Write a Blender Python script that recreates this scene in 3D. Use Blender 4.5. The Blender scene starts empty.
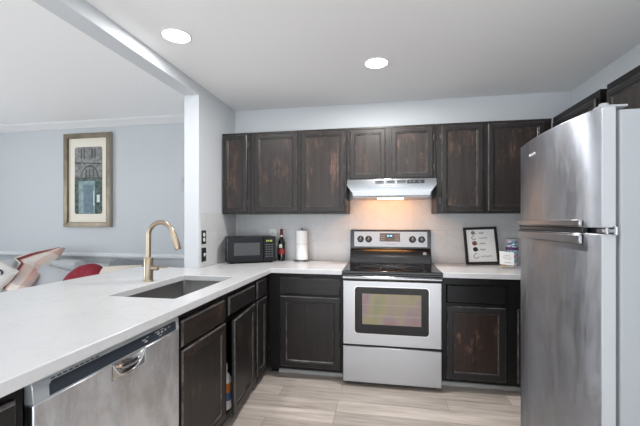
import bpy, bmesh, math, random
from mathutils import Matrix, Vector
random.seed(7)
R = math.radians
SC = bpy.context.scene
COL = SC.collection

# ------------------------------------------------------------ camera, world, light, exposure
cd = bpy.data.cameras.new('camera')
cam = bpy.data.objects.new('camera', cd); COL.objects.link(cam)
cam.location = (0.3253, -3.4355, 1.3072)
cam.rotation_euler = (R(90), 0, 0.1801)
cd.sensor_width = 36; cd.lens = 350.73 * 36 / 640
cd.shift_y = 7.84 / 640
cd.clip_start = 0.02
SC.camera = cam

w = bpy.data.worlds.new('world'); SC.world = w; w.use_nodes = True
bg = w.node_tree.nodes['Background']
bg.inputs[0].default_value = (0.88, 0.94, 1.0, 1); bg.inputs[1].default_value = 1.9

def area(name, loc, rot, sx, sy, power, col=(1, 1, 1), shape='RECTANGLE', spread=180):
    d = bpy.data.lights.new(name, 'AREA'); d.shape = shape; d.size = sx; d.size_y = sy
    d.energy = power; d.color = col; d.spread = R(spread)
    o = bpy.data.objects.new(name, d); COL.objects.link(o); o.location = loc; o.rotation_euler = rot
    return o
# added daylight fill at the unseen rear and left openings, tilted up towards the ceiling
area('daylight_fill_rear', (0.4, -6.35, 0.5), (R(150), 0, 0), 2.8, 1.0, 70, (0.94, 0.97, 1.0))
area('daylight_fill_left', (-5.45, -2.6, 1.2), (R(118), 0, R(-90)), 2.6, 1.6, 42, (0.92, 0.96, 1.0))

vs = SC.view_settings
SC.display_settings.display_device = 'sRGB'
vs.view_transform = 'Standard'; vs.look = 'None'; vs.gamma = 1; vs.use_curve_mapping = False
vs.exposure = 0.24

# ------------------------------------------------------------ materials
def newmat(name):
    m = bpy.data.materials.new(name); m.use_nodes = True
    return m, m.node_tree, m.node_tree.nodes['Principled BSDF']
def pm(name, col, rough=0.5, metal=0.0, emit=None, es=0, trans=0, coat=0, spec=0.5):
    m, nt, b = newmat(name)
    b.inputs['Base Color'].default_value = (*col, 1); b.inputs['Roughness'].default_value = rough
    b.inputs['Metallic'].default_value = metal; b.inputs['Specular IOR Level'].default_value = spec
    b.inputs['Coat Weight'].default_value = coat; b.inputs['Transmission Weight'].default_value = trans
    if emit: b.inputs['Emission Color'].default_value = (*emit, 1); b.inputs['Emission Strength'].default_value = es
    return m
def nd(nt, t, **kw):
    n = nt.nodes.new(t)
    for k, v in kw.items(): setattr(n, k, v)
    return n
def coords(nt, scale=(1, 1, 1), loc=(0, 0, 0), rnd=False, kind='Object'):
    tc = nd(nt, 'ShaderNodeTexCoord'); mp = nd(nt, 'ShaderNodeMapping')
    mp.inputs['Scale'].default_value = scale; mp.inputs['Location'].default_value = loc
    nt.links.new(tc.outputs[kind], mp.inputs[0])
    if rnd:
        oi = nd(nt, 'ShaderNodeObjectInfo'); ml = nd(nt, 'ShaderNodeMath', operation='MULTIPLY'); ml.inputs[1].default_value = 37.0
        ad = nd(nt, 'ShaderNodeVectorMath', operation='ADD')
        nt.links.new(oi.outputs['Random'], ml.inputs[0]); nt.links.new(mp.outputs[0], ad.inputs[0]); nt.links.new(ml.outputs[0], ad.inputs[1])
        return ad.outputs[0]
    return mp.outputs[0]
def noise(nt, vec, scale, detail=3, rough=0.5):
    n = nd(nt, 'ShaderNodeTexNoise'); n.inputs['Scale'].default_value = scale
    n.inputs['Detail'].default_value = detail; n.inputs['Roughness'].default_value = rough
    nt.links.new(vec, n.inputs['Vector']); return n.outputs['Fac']
def ramp(nt, fac, stops):
    r = nd(nt, 'ShaderNodeValToRGB'); e = r.color_ramp.elements
    while len(e) < len(stops): e.new(0.5)
    for i, (p, c) in enumerate(stops):
        e[i].position = p; e[i].color = (*c, 1) if len(c) == 3 else c
    nt.links.new(fac, r.inputs[0]); return r.outputs[0]
def mixc(nt, fac, a, b, blend='MIX'):
    m = nd(nt, 'ShaderNodeMix', data_type='RGBA', blend_type=blend)
    for s, v in ((0, fac), (6, a), (7, b)):
        if isinstance(v, (int, float)): m.inputs[s].default_value = v
        elif isinstance(v, tuple): m.inputs[s].default_value = (*v, 1)
        else: nt.links.new(v, m.inputs[s])
    return m.outputs[2]
def bump(nt, b, h, strength, dist=0.002):
    n = nd(nt, 'ShaderNodeBump'); n.inputs['Strength'].default_value = strength; n.inputs['Distance'].default_value = dist
    nt.links.new(h, n.inputs['Height']); nt.links.new(n.outputs[0], b.inputs['Normal'])

def wood(name, base, dark, worn, wearpos=0.62, rough=0.38, axis='z', spec=.35):
    m, nt, b = newmat(name)
    sc = (38, 38, 2.2) if axis == 'z' else (2.2, 38, 38)
    v = coords(nt, sc, rnd=True)
    g = noise(nt, v, 1.0, 5, 0.6)
    c = ramp(nt, g, [(0.3, dark), (0.7, base)])
    v2 = coords(nt, (5, 5, 2.4), rnd=True)
    wn = noise(nt, v2, 1.6, 5, 0.65)
    fac = ramp(nt, wn, [(wearpos, (0, 0, 0)), (wearpos + 0.14, (1, 1, 1))])
    g2 = ramp(nt, noise(nt, coords(nt, (60, 60, 9), rnd=True), 1.0, 4, .7), [(0.42, (0, 0, 0)), (0.6, (1, 1, 1))])
    mm = nd(nt, 'ShaderNodeMath', operation='MULTIPLY'); nt.links.new(fac, mm.inputs[0]); nt.links.new(g2, mm.inputs[1])
    nt.links.new(mixc(nt, mm.outputs[0], c, worn), b.inputs['Base Color'])
    b.inputs['Roughness'].default_value = rough
    b.inputs['Specular IOR Level'].default_value = spec
    bump(nt, b, g, 0.15, 0.001)
    return m
M = {}
M['up_frame'] = wood('upper_cabinet_wood', (.031, .027, .026), (.016, .014, .0135), (.085, .062, .052), .58)
M['up_panel'] = wood('upper_door_panel_wood', (.040, .032, .029), (.020, .016, .015), (.125, .072, .052), .52)
M['lo_body'] = wood('base_cabinet_black', (.0095, .009, .0095), (.006, .0058, .006), (.04, .036, .036), .72, spec=.25)
M['lo_frame'] = wood('base_door_frame_wood', (.019, .017, .0165), (.011, .010, .010), (.08, .065, .06), .66)
M['lo_panel'] = wood('base_door_panel_wood', (.022, .0175, .016), (.010, .0085, .008), (.085, .055, .042), .55)
M['worn_panel'] = wood('worn_door_panel_wood', (.038, .020, .015), (.013, .0085, .007), (.24, .12, .08), .54)
M['worn_frame'] = wood('worn_door_frame_wood', (.034, .022, .018), (.014, .010, .009), (.11, .06, .042), .56)
M['worn_drawer'] = wood('worn_drawer_wood', (.034, .022, .017), (.012, .009, .008), (.11, .065, .045), .52, axis='x')
M['lo_drawer'] = wood('drawer_wood', (.018, .0165, .0165), (.011, .010, .010), (.06, .05, .047), .68, axis='x')
M['cab_side'] = wood('cabinet_side_veneer', (.33, .20, .10), (.24, .14, .07), (.36, .24, .14), .6)
def wear_glint_edge(name, base, worn, lo, hi):  # grey edge wear plus ceiling-light glints on the bevels, painted into the colour
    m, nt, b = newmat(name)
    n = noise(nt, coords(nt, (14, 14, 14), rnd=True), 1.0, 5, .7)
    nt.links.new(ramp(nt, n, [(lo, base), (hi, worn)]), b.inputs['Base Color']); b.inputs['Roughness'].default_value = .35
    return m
M['up_edge'] = wear_glint_edge('upper_door_wear_glint_edge', (.030, .026, .025), (.13, .105, .095), .42, .72)
M['lo_edge'] = wear_glint_edge('base_door_wear_glint_edge', (.020, .018, .018), (.16, .148, .142), .38, .72)
M['interior'] = pm('cabinet_interior', (.10, .075, .055), .7)

def wallmat(name, col, rough=.6):
    m, nt, b = newmat(name)
    n = noise(nt, coords(nt, (1, 1, 1)), 180, 2)
    b.inputs['Base Color'].default_value = (*col, 1); b.inputs['Roughness'].default_value = rough
    bump(nt, b, n, 0.06, 0.001); return m
M['wall'] = wallmat('white_wall_paint', (.62, .645, .67))
M['livwall'] = wallmat('pale_blue_wall_paint', (.49, .515, .535))
M['ceil'] = wallmat('ceiling_paint', (.90, .90, .90), .8)
M['crown'] = pm('crown_paint', (.60, .605, .61), .6)
M['trimw'] = pm('white_trim_paint', (.66, .675, .69), .5)
M['shoe'] = pm('grey_shoe_moulding', (.45, .44, .43), .5)

def tilemat(name, ax):
    m, nt, b = newmat(name)
    tc = nd(nt, 'ShaderNodeTexCoord'); sp = nd(nt, 'ShaderNodeSeparateXYZ'); cb = nd(nt, 'ShaderNodeCombineXYZ')
    nt.links.new(tc.outputs['Object'], sp.inputs[0])
    a1 = nd(nt, 'ShaderNodeMath', operation='ADD'); a1.inputs[1].default_value = 0.32 + 0.305 + 6.1
    a2 = nd(nt, 'ShaderNodeMath', operation='ADD'); a2.inputs[1].default_value = -0.912
    nt.links.new(sp.outputs[ax], a1.inputs[0]); nt.links.new(sp.outputs[2], a2.inputs[0])
    nt.links.new(a1.outputs[0], cb.inputs[0]); nt.links.new(a2.outputs[0], cb.inputs[1])
    br = nd(nt, 'ShaderNodeTexBrick'); br.offset = 0.5; br.squash = 1
    br.inputs['Scale'].default_value = 1; br.inputs['Brick Width'].default_value = .61; br.inputs['Row Height'].default_value = .305
    br.inputs['Mortar Size'].default_value = .0016; br.inputs['Bias'].default_value = 0
    br.inputs['Color1'].default_value = (.60, .605, .61, 1); br.inputs['Color2'].default_value = (.57, .575, .58, 1); br.inputs['Mortar'].default_value = (.46, .465, .47, 1)
    nt.links.new(cb.outputs[0], br.inputs['Vector'])
    vn = ramp(nt, noise(nt, coords(nt, (1.0, 1.0, 1.6)), 2.6, 6, .62), [(.47, (1, 1, 1)), (.5, (.93, .935, .945)), (.53, (1, 1, 1))])
    nt.links.new(mixc(nt, 1.0, br.outputs['Color'], vn, 'MULTIPLY'), b.inputs['Base Color'])
    b.inputs['Roughness'].default_value = .28
    return m
M['tile'] = tilemat('white_wall_tile', 0); M['tile_side'] = tilemat('white_wall_tile_side', 1)

def quartz():
    m, nt, b = newmat('white_quartz')
    v = coords(nt, (1, 1, 1))
    n1 = ramp(nt, noise(nt, v, 2.2, 8, .68), [(.478, (1, 1, 1)), (.5, (.945, .945, .95)), (.522, (1, 1, 1))])
    sp = ramp(nt, noise(nt, v, 160, 2), [(.28, (.90, .90, .91)), (.36, (1, 1, 1))])
    c = mixc(nt, 1.0, mixc(nt, 1.0, (.62, .62, .63), n1, 'MULTIPLY'), sp, 'MULTIPLY')
    nt.links.new(c, b.inputs['Base Color']); b.inputs['Roughness'].default_value = .22
    return m
M['quartz'] = quartz()

def floormat():
    m, nt, b = newmat('grey_oak_plank')
    v = coords(nt, (1, 1, 1))
    br = nd(nt, 'ShaderNodeTexBrick'); br.offset = .37; br.offset_frequency = 3
    br.inputs['Scale'].default_value = 1; br.inputs['Brick Width'].default_value = 1.22; br.inputs['Row Height'].default_value = .15
    br.inputs['Mortar Size'].default_value = .0012; br.inputs['Bias'].default_value = 0
    br.inputs['Color1'].default_value = (.64, .565, .505, 1); br.inputs['Color2'].default_value = (.47, .41, .365, 1); br.inputs['Mortar'].default_value = (.22, .185, .16, 1)
    nt.links.new(v, br.inputs['Vector'])
    g = ramp(nt, noise(nt, coords(nt, (2.0, 26, 1)), 1.0, 6, .68), [(.28, (.62, .60, .58)), (.5, (.96, .955, .95)), (.72, (1.22, 1.22, 1.22))])
    g2 = ramp(nt, noise(nt, coords(nt, (1.1, 5, 1)), 1.5, 3, .6), [(.3, (.86, .85, .84)), (.7, (1.12, 1.12, 1.13))])
    c = mixc(nt, 1.0, mixc(nt, 1.0, br.outputs['Color'], g, 'MULTIPLY'), g2, 'MULTIPLY')
    nt.links.new(c, b.inputs['Base Color']); b.inputs['Roughness'].default_value = .42
    return m
M['floor'] = floormat()

def steel(name, col, rough, sc, smudge=.0, smcol=(.3, .28, .27), bmp=.05):
    m, nt, b = newmat(name)
    g = noise(nt, coords(nt, sc), 1.0, 3, .6)
    rr = nd(nt, 'ShaderNodeMapRange'); rr.inputs[3].default_value = rough - .06; rr.inputs[4].default_value = rough + .1
    nt.links.new(g, rr.inputs[0]); nt.links.new(rr.outputs[0], b.inputs['Roughness'])
    b.inputs['Metallic'].default_value = 1
    if smudge:
        s = ramp(nt, noise(nt, coords(nt, (3, 3, 1.5)), 2.0, 6, .68), [(.44, (0, 0, 0)), (.60, (smudge,) * 3)])
        nt.links.new(mixc(nt, s, col, smcol), b.inputs['Base Color'])
        st = ramp(nt, noise(nt, coords(nt, (9, 9, 2.2)), 1.6, 6, .7), [(.45, (0, 0, 0)), (.62, (.16,) * 3)])
        ra = nd(nt, 'ShaderNodeMath', operation='ADD'); nt.links.new(rr.outputs[0], ra.inputs[0]); nt.links.new(st, ra.inputs[1])
        nt.links.new(ra.outputs[0], b.inputs['Roughness'])
    else: b.inputs['Base Color'].default_value = (*col, 1)
    bump(nt, b, g, bmp, .001)
    return m
M['steel'] = steel('brushed_stainless', (.37, .37, .38), .30, (2, 60, 160))
M['steel_h'] = steel('hood_stainless', (.29, .30, .31), .26, (2, 200, 200))
M['fridge'] = steel('fridge_stainless', (.50, .53, .59), .36, (20, 30, 1.2), .75, (.41, .42, .445), .0)
M['dish'] = steel('dishwasher_stainless', (.84, .88, .94), .30, (60, 90, 5), .8, (.58, .58, .60), .06)
M['sink'] = steel('sink_stainless', (.27, .265, .26), .34, (60, 4, 60))
M['bronze'] = steel('champagne_bronze', (.42, .345, .26), .28, (150, 150, 4), 0, bmp=.02)
M['chrome'] = pm('chrome', (.75, .75, .76), .12, 1)
M['dsteel'] = pm('dark_steel', (.30, .30, .31), .3, 1)
M['plate'] = pm('control_plate_steel', (.36, .36, .365), .42, .85)
M['thermo'] = pm('pale_grey_plastic', (.46, .48, .50), .5)
M['handle'] = pm('handle_steel', (.36, .36, .37), .3, 1)
M['hinge'] = pm('hinge_metal', (.10, .095, .09), .35, 1)
M['fr_side'] = pm('fridge_grey_cabinet_paint', (.35, .37, .39), .42)
M['fr_edge'] = pm('fridge_door_edge_paint', (.43, .45, .47), .38)
M['gasket'] = pm('grey_gasket', (.12, .12, .125), .6)
M['blackgloss'] = pm('black_glass', (.006, .006, .007), .09)
M['blackenam'] = pm('black_enamel', (.010, .010, .012), .22)
M['blackplas'] = pm('black_plastic', (.015, .016, .018), .35)
M['knob'] = pm('knob_black', (.012, .012, .013), .3)
M['bluegrey'] = pm('dishwasher_control_panel', (.028, .036, .048), .3)
M['dwtrim'] = pm('dishwasher_grey_trim', (.48, .51, .53), .3, .4)
M['white'] = pm('white_plastic', (.80, .80, .80), .4)
M['paper'] = pm('white_paper', (.86, .86, .86), .9)
M['papergrey'] = pm('grey_print', (.40, .40, .41), .9)
M['ink'] = pm('black_ink', (.012, .012, .014), .7)
M['lamp'] = pm('lamp_lens', (1, 1, 1), .5, emit=(1, .98, .95), es=9)
M['hoodlamp'] = pm('hood_lamp_lens', (1, .9, .7), .5, emit=(1, .72, .38), es=6)
M['blueled'] = pm('blue_digits', (.02, .05, .1), .4, emit=(.25, .55, 1), es=2.2)
M['greenled'] = pm('green_digits', (.05, .06, .02), .4, emit=(.55, .65, .10), es=.7)
nt = M['fridge'].node_tree; b = nt.nodes['Principled BSDF']
tg = nd(nt, 'ShaderNodeTangent'); tg.direction_type = 'RADIAL'; tg.axis = 'Z'
nt.links.new(tg.outputs[0], b.inputs['Tangent']); b.inputs['Anisotropic'].default_value = .85; b.inputs['Anisotropic Rotation'].default_value = 0.25
for k_, tv in (('dish', (0, 1, 0)), ('steel', (1, 0, 0)), ('steel_h', (1, 0, 0))):
    nt = M[k_].node_tree; b = nt.nodes['Principled BSDF']; cv_ = nd(nt, 'ShaderNodeCombineXYZ')
    for i_ in range(3): cv_.inputs[i_].default_value = tv[i_]
    nt.links.new(cv_.outputs[0], b.inputs['Tangent']); b.inputs['Anisotropic'].default_value = .75; b.inputs['Anisotropic Rotation'].default_value = .25
m, nt, b = newmat('oven_window_glass')
b.inputs['Roughness'].default_value = .10; b.inputs['IOR'].default_value = 1.7
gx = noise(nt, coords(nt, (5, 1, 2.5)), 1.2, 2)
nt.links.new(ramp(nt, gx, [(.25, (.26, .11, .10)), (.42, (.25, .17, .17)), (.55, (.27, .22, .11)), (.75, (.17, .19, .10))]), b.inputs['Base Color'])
b.inputs['Coat Weight'].default_value = .6; b.inputs['Coat Roughness'].default_value = .05
M['ovenglass'] = m
M['mwglass'] = pm('microwave_window_glass', (.06, .062, .066), .12)
M['mwbody'] = pm('microwave_charcoal', (.011, .012, .014), .35, spec=.3)
M['mwfront'] = pm('microwave_front_black', (.009, .010, .012), .22, spec=.3)
M['gold'] = steel('antique_gold_frame', (.24, .205, .155), .45, (8, 8, 8), .6, (.13, .11, .085))
M['goldlight'] = pm('frame_outer_silver_gold', (.36, .33, .29), .45, .5)
M['mat'] = pm('cream_mat_board', (.72, .68, .59), .9)
def noisy(name, c1, c2, scale, rough=.8, sc=(1, 1, 1), lo=.35, hi=.65):
    m, nt, b = newmat(name)
    nt.links.new(ramp(nt, noise(nt, coords(nt, sc), scale, 4, .65), [(lo, c1), (hi, c2)]), b.inputs['Base Color'])
    b.inputs['Roughness'].default_value = rough; return m
M['stone'] = noisy('print_grey_stone', (.12, .125, .12), (.30, .30, .29), 26)
M['stone_d'] = noisy('print_dark_stone', (.045, .05, .05), (.12, .125, .12), 24)
M['foliage'] = noisy('print_dark_green', (.020, .045, .035), (.12, .17, .15), 24)
M['teal'] = noisy('print_teal', (.16, .24, .245), (.29, .38, .38), 18)
M['bluedoor'] = noisy('print_blue_door', (.11, .165, .205), (.17, .235, .275), 16)
M['pale'] = pm('print_pale', (.6, .66, .64), .8)
def fabric(name, col, rough=.95, sc=350, var=.82):
    m, nt, b = newmat(name)
    n = noise(nt, coords(nt), sc, 2)
    c2 = tuple(x * var for x in col)
    nt.links.new(ramp(nt, n, [(.3, c2), (.7, col)]), b.inputs['Base Color'])
    b.inputs['Roughness'].default_value = rough; b.inputs['Sheen Weight'].default_value = .25
    bump(nt, b, n, .25, .002); return m
M['sofa'] = fabric('grey_sofa_fabric', (.40, .42, .44))
M['greyp'] = fabric('light_grey_cushion', (.46, .48, .50))
M['fluff'] = fabric('pale_plush', (.62, .64, .66), sc=120)
M['cream'] = fabric('cream_cushion', (.66, .59, .50))
M['slate'] = fabric('slate_grey_plush', (.17, .19, .205), sc=40, var=.5)
M['whitep'] = fabric('white_cushion', (.72, .70, .67))
M['red'] = fabric('red_velvet', (.27, .003, .020), .7, 60, .6)
M['red'].node_tree.nodes['Principled BSDF'].inputs['Sheen Weight'].default_value = 0
m, nt, b = newmat('plaid_wool')
uv = nd(nt, 'ShaderNodeTexCoord'); sp = nd(nt, 'ShaderNodeSeparateXYZ'); nt.links.new(uv.outputs['UV'], sp.inputs[0])
W_ = (.66, .60, .55); P_ = (.52, .30, .25); D_ = (.15, .022, .018); G_ = (.36, .29, .27); T_ = (.42, .10, .07)
def bands(fac, seq):
    r = ramp(nt, fac, seq); r.node.color_ramp.interpolation = 'CONSTANT'; return r
cu = bands(sp.outputs[0], [(0, W_), (.10, D_), (.24, T_), (.30, W_), (.66, P_), (.82, G_)])
cv = bands(sp.outputs[1], [(0, P_), (.16, W_), (.34, W_), (.56, P_), (.80, G_), (.90, W_)])
stripe = bands(sp.outputs[0], [(0, (0, 0, 0)), (.07, (1, 1, 1)), (.22, (0, 0, 0))])
nt.links.new(mixc(nt, stripe, mixc(nt, .45, cu, cv), D_), b.inputs['Base Color']); b.inputs['Roughness'].default_value = .95
bump(nt, b, noise(nt, coords(nt), 260, 2), .3, .002)
M['plaid'] = m
M['glassgreen'] = pm('dark_green_glass', (.006, .010, .006), .07)
M['foil'] = pm('red_foil', (.16, .018, .015), .3, .3)
M['label_red'] = pm('red_label', (.25, .02, .018), .5)
M['cloth'] = pm('label_white', (.75, .73, .68), .7)
M['bamboo'] = pm('pale_wood', (.62, .44, .25), .6)
M['copper'] = pm('copper_brown', (.19, .085, .045), .5)
M['coffee'] = pm('coffee_black', (.02, .016, .02), .4)
M['greycup'] = pm('grey_cup', (.22, .22, .22), .5)
m, nt, b = newmat('multicolour_print')
vo = nd(nt, 'ShaderNodeTexVoronoi'); vo.inputs['Scale'].default_value = 70; nt.links.new(coords(nt), vo.inputs['Vector'])
sp = nd(nt, 'ShaderNodeSeparateColor'); nt.links.new(vo.outputs['Color'], sp.inputs[0])
rr = ramp(nt, sp.outputs[0], [(0, (.10, .06, .16)), (.18, (.55, .60, .66)), (.38, (.18, .34, .48)), (.56, (.52, .13, .36)), (.70, (.70, .72, .74)), (.84, (.10, .35, .38))])
rr.node.color_ramp.interpolation = 'CONSTANT'
nt.links.new(rr, b.inputs['Base Color']); b.inputs['Roughness'].default_value = .35
M['multi'] = m
M['orange'] = pm('orange_label', (.65, .22, .05), .5)
M['bluelab'] = pm('blue_label', (.08, .16, .40), .5)
M['silverfoil'] = pm('white_lid', (.8, .8, .8), .3)

# ------------------------------------------------------------ mesh builder
class MB:
    def __init__(s): s.bm = bmesh.new(); s.m = 0
    def _mark(s, n0):
        s.bm.faces.ensure_lookup_table()
        for f in s.bm.faces[n0:]: f.material_index = s.m
    def face(s, vs):
        return s.bm.faces.new(vs)
    def box(s, x0, x1, y0, y1, z0, z1):
        n0 = len(s.bm.faces)
        v = [s.bm.verts.new((x, y, z)) for z in (z0, z1) for y in (y0, y1) for x in (x0, x1)]
        for q in ((0, 2, 3, 1), (4, 5, 7, 6), (0, 1, 5, 4), (2, 6, 7, 3), (0, 4, 6, 2), (1, 3, 7, 5)): s.face([v[i] for i in q])
        s._mark(n0); return s
    def rings(s, rings, close=True, capa=True, capb=True):
        n0 = len(s.bm.faces)
        vv = [[s.bm.verts.new(p) for p in r] for r in rings]
        n = len(vv[0])
        for a, b in zip(vv, vv[1:]):
            for i in range(n if close else n - 1):
                j = (i + 1) % n; s.face([a[i], a[j], b[j], b[i]])
        if capa: s.face(vv[0][::-1])
        if capb: s.face(vv[-1])
        s._mark(n0); return s
    def lathe(s, prof, c=(0, 0, 0), seg=24, axis='z', caps=True):
        rs = []
        for r, h in prof:
            ring = []
            for i in range(seg):
                a = 2 * math.pi * i / seg; u, v = max(r, 1e-5) * math.cos(a), max(r, 1e-5) * math.sin(a)
                p = {'z': (u, v, h), 'y': (u, -h, v), 'x': (h, u, v)}[axis]
                ring.append((c[0] + p[0], c[1] + p[1], c[2] + p[2]))
            rs.append(ring)
        return s.rings(rs, capa=caps, capb=caps)
    def tube(s, path, r, seg=12, caps=True, flat=1.0):
        P = [Vector(p) for p in path]; rs = []; up = None
        for i, p in enumerate(P):
            t = (P[min(i + 1, len(P) - 1)] - P[max(i - 1, 0)]).normalized()
            if up is None:
                up = Vector((0, 0, 1)) if abs(t.z) < .9 else Vector((0, 1, 0))
            a = t.cross(up).normalized(); bb = a.cross(t).normalized(); up = bb
            rad = r[i] if isinstance(r, (list, tuple)) else r
            rs.append([p + (a * math.cos(2 * math.pi * k / seg) + bb * flat * math.sin(2 * math.pi * k / seg)) * rad for k in range(seg)])
        return s.rings(rs, capa=caps, capb=caps)
    def prism(s, poly, a, b, plane='yz'):
        def q(u, v, w_): return {'yz': (w_, u, v), 'xz': (u, w_, v), 'xy': (u, v, w_)}[plane]
        return s.rings([[q(u, v, a) for u, v in poly], [q(u, v, b) for u, v in poly]])
    def grid(s, xs, ys, keep, z0, z1):
        n0 = len(s.bm.faces); V = {}
        def v(i, j, k):
            if (i, j, k) not in V: V[i, j, k] = s.bm.verts.new((xs[i], ys[j], (z0, z1)[k]))
            return V[i, j, k]
        K = {(i, j): keep((xs[i] + xs[i + 1]) / 2, (ys[j] + ys[j + 1]) / 2) for i in range(len(xs) - 1) for j in range(len(ys) - 1)}
        for (i, j), k in K.items():
            if not k: continue
            s.face([v(i, j, 1), v(i + 1, j, 1), v(i + 1, j + 1, 1), v(i, j + 1, 1)])
            s.face([v(i, j, 0), v(i, j + 1, 0), v(i + 1, j + 1, 0), v(i + 1, j, 0)])
            for di, dj, (a, b_) in ((-1, 0, ((0, 1), (0, 0))), (1, 0, ((1, 0), (1, 1))), (0, -1, ((0, 0), (1, 0))), (0, 1, ((1, 1), (0, 1)))):
                if not K.get((i + di, j + dj), False):
                    s.face([v(i + a[0], j + a[1], 0), v(i + b_[0], j + b_[1], 0), v(i + b_[0], j + b_[1], 1), v(i + a[0], j + a[1], 1)])
        s._mark(n0); return s
    def xform(s, mat): bmesh.ops.transform(s.bm, matrix=mat, verts=s.bm.verts); return s
    def build(s, name, mat, parent=None, loc=None, bevel=0, seg=2, smooth=False, angle=35, keep_world=False):
        """verts are in the parent's frame, or in the world when the root was made with frame='world'"""
        bmesh.ops.recalc_face_normals(s.bm, faces=s.bm.faces)
        off = None
        if parent is not None and parent.get('_w'): off = Vector(parent['_w'])
        elif parent is None and loc is not None: off = Vector(loc)
        if off is not None: bmesh.ops.translate(s.bm, verts=s.bm.verts, vec=-off)
        me = bpy.data.meshes.new(name); s.bm.to_mesh(me); s.bm.free()
        for mm in (mat if isinstance(mat, (list, tuple)) else [mat]): me.materials.append(mm)
        o = bpy.data.objects.new(name, me); COL.objects.link(o)
        if parent is not None:
            o.parent = parent
            if parent.get('_w'): o['_w'] = parent['_w']
        elif loc is not None: o.location = loc
        if bevel:
            bv = o.modifiers.new('bevel', 'BEVEL'); bv.width = bevel; bv.segments = seg; bv.limit_method = 'ANGLE'; bv.angle_limit = R(30); bv.harden_normals = False
        if smooth or bevel:
            for p in me.polygons: p.use_smooth = True
            try: me.set_sharp_from_angle(angle=R(angle))
            except Exception: pass
        return o

def thing(name, label, cat, loc=(0, 0, 0), rotz=0, group=None, world=False):
    o = bpy.data.objects.new(name, None); COL.objects.link(o); o.location = loc; o.rotation_euler = (0, 0, rotz)
    o.empty_display_size = .1
    o['label'] = label; o['category'] = cat
    if group: o['group'] = group
    if world: o['_w'] = tuple(loc)
    return o
def tag(o, label, cat, group=None):
    o['label'] = label; o['category'] = cat
    if group: o['group'] = group
    return o
def struct(mb, name, mat, **k):
    o = mb.build(name, mat, **k); o['kind'] = 'structure'; return o
def text_part(txt, size, mat, name, parent, matrix, extrude=.0004):
    cu_ = bpy.data.curves.new(name, 'FONT'); cu_.body = txt; cu_.size = size; cu_.extrude = extrude; cu_.align_x = 'CENTER'; cu_.align_y = 'CENTER'
    t = bpy.data.objects.new(name, cu_); COL.objects.link(t)
    dg = bpy.context.evaluated_depsgraph_get(); me = bpy.data.meshes.new_from_object(t.evaluated_get(dg))
    bpy.data.objects.remove(t); bpy.data.curves.remove(cu_)
    me.transform(matrix); me.name = name; me.materials.clear(); me.materials.append(mat)
    o = bpy.data.objects.new(name, me); COL.objects.link(o); o.parent = parent
    return o

# ------------------------------------------------------------ the setting
XL, XR, YP, CE, ZB = -1.195, 1.946, -0.735, 2.449, 2.36
XLL = -1.33
struct(MB().box(-5.5, XR + .1, -6.2, .4, -.06, 0), 'floor', M['floor'])
struct(MB().box(XL, XR + .1, -6.2, .1, CE, CE + .06), 'ceiling', M['ceil'])
CL = 2.52
struct(MB().box(-5.5, XLL, -6.2, .4, CL, CL + .06), 'ceiling_living', M['ceil'])
struct(MB().box(XL, XR + .1, 0, .1, 0, CE), 'wall_back', M['wall'])
struct(MB().box(XR, XR + .1, -6.2, 0, 0, CE), 'wall_right', M['wall'])
# stub wall that ends the kitchen, with the header beam running on from it
struct(MB().prism([(.27, 0), (YP, 0), (YP, ZB), (-6.2, ZB), (-6.2, CL + .06), (.27, CL + .06)], XLL, XL, 'yz'), 'wall_left', M['wall'], bevel=.004)
struct(MB().box(-5.5, XLL, .27, .4, 0, CL), 'wall_living', M['livwall'])
# living room side wall with a wide window opening, rear wall with an opening for the glass door
struct(MB().grid([-6.2, -3.95, -1.25, .27], [0, .35, 2.25, CL], lambda a, b_: not (-3.95 < a < -1.25 and .35 < b_ < 2.25), 0, .1)
       .xform(Matrix(((0, 0, 1, -5.5), (1, 0, 0, 0), (0, 1, 0, 0), (0, 0, 0, 1)))), 'wall_far_left', M['livwall'])
struct(MB().grid([-5.5, -4.2, 1.75, XR + .1], [0, 2.3, CL], lambda a, b_: not (-4.2 < a < 1.75 and b_ < 2.3), 0, .1)
       .xform(Matrix(((1, 0, 0, 0), (0, 0, 1, -6.3), (0, 1, 0, 0), (0, 0, 0, 1)))), 'wall_rear', M['wall'])
struct(MB().box(XLL + .0, -1.25, -3.1, YP - .002, 0, .872), 'wall_bar', M['wall'])
# crown moulding and chair rail of the living room
struct(MB().prism([(.27, 2.52), (.27, 2.440), (.258, 2.440), (.252, 2.455), (.212, 2.500), (.206, 2.52)], -5.39, XLL - .001, 'yz'), 'trim_crown', M['crown'])
struct(MB().prism([(.27, .86), (.257, .86), (.252, .872), (.242, .878), (.242, .902), (.252, .908), (.262, .918), (.27, .918)], -5.39, XLL - .001, 'yz'), 'trim_chair_rail', M['trimw'])
# tiled splash
struct(MB().box(XL + .008, XR, -.008, 0, .915, 1.376), 'trim_backsplash', M['tile'])
struct(MB().box(.005, .757, -.008, 0, 1.376, 1.66), 'trim_backsplash_range', M['tile'])
struct(MB().box(XL, XL + .008, YP + .012, -.008, .915, 1.376), 'trim_backsplash_side', M['tile_side'])
struct(MB().prism([(-.501, 0), (-.516, 0), (-.516, .016), (-.510, .027), (-.501, .03)], -.568, -.004, 'yz'), 'baseboard_back', M['shoe'])
struct(MB().prism([(-.501, 0), (-.516, 0), (-.516, .016), (-.510, .027), (-.501, .03)], .768, 1.60, 'yz'), 'baseboard_right', M['shoe'])

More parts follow.
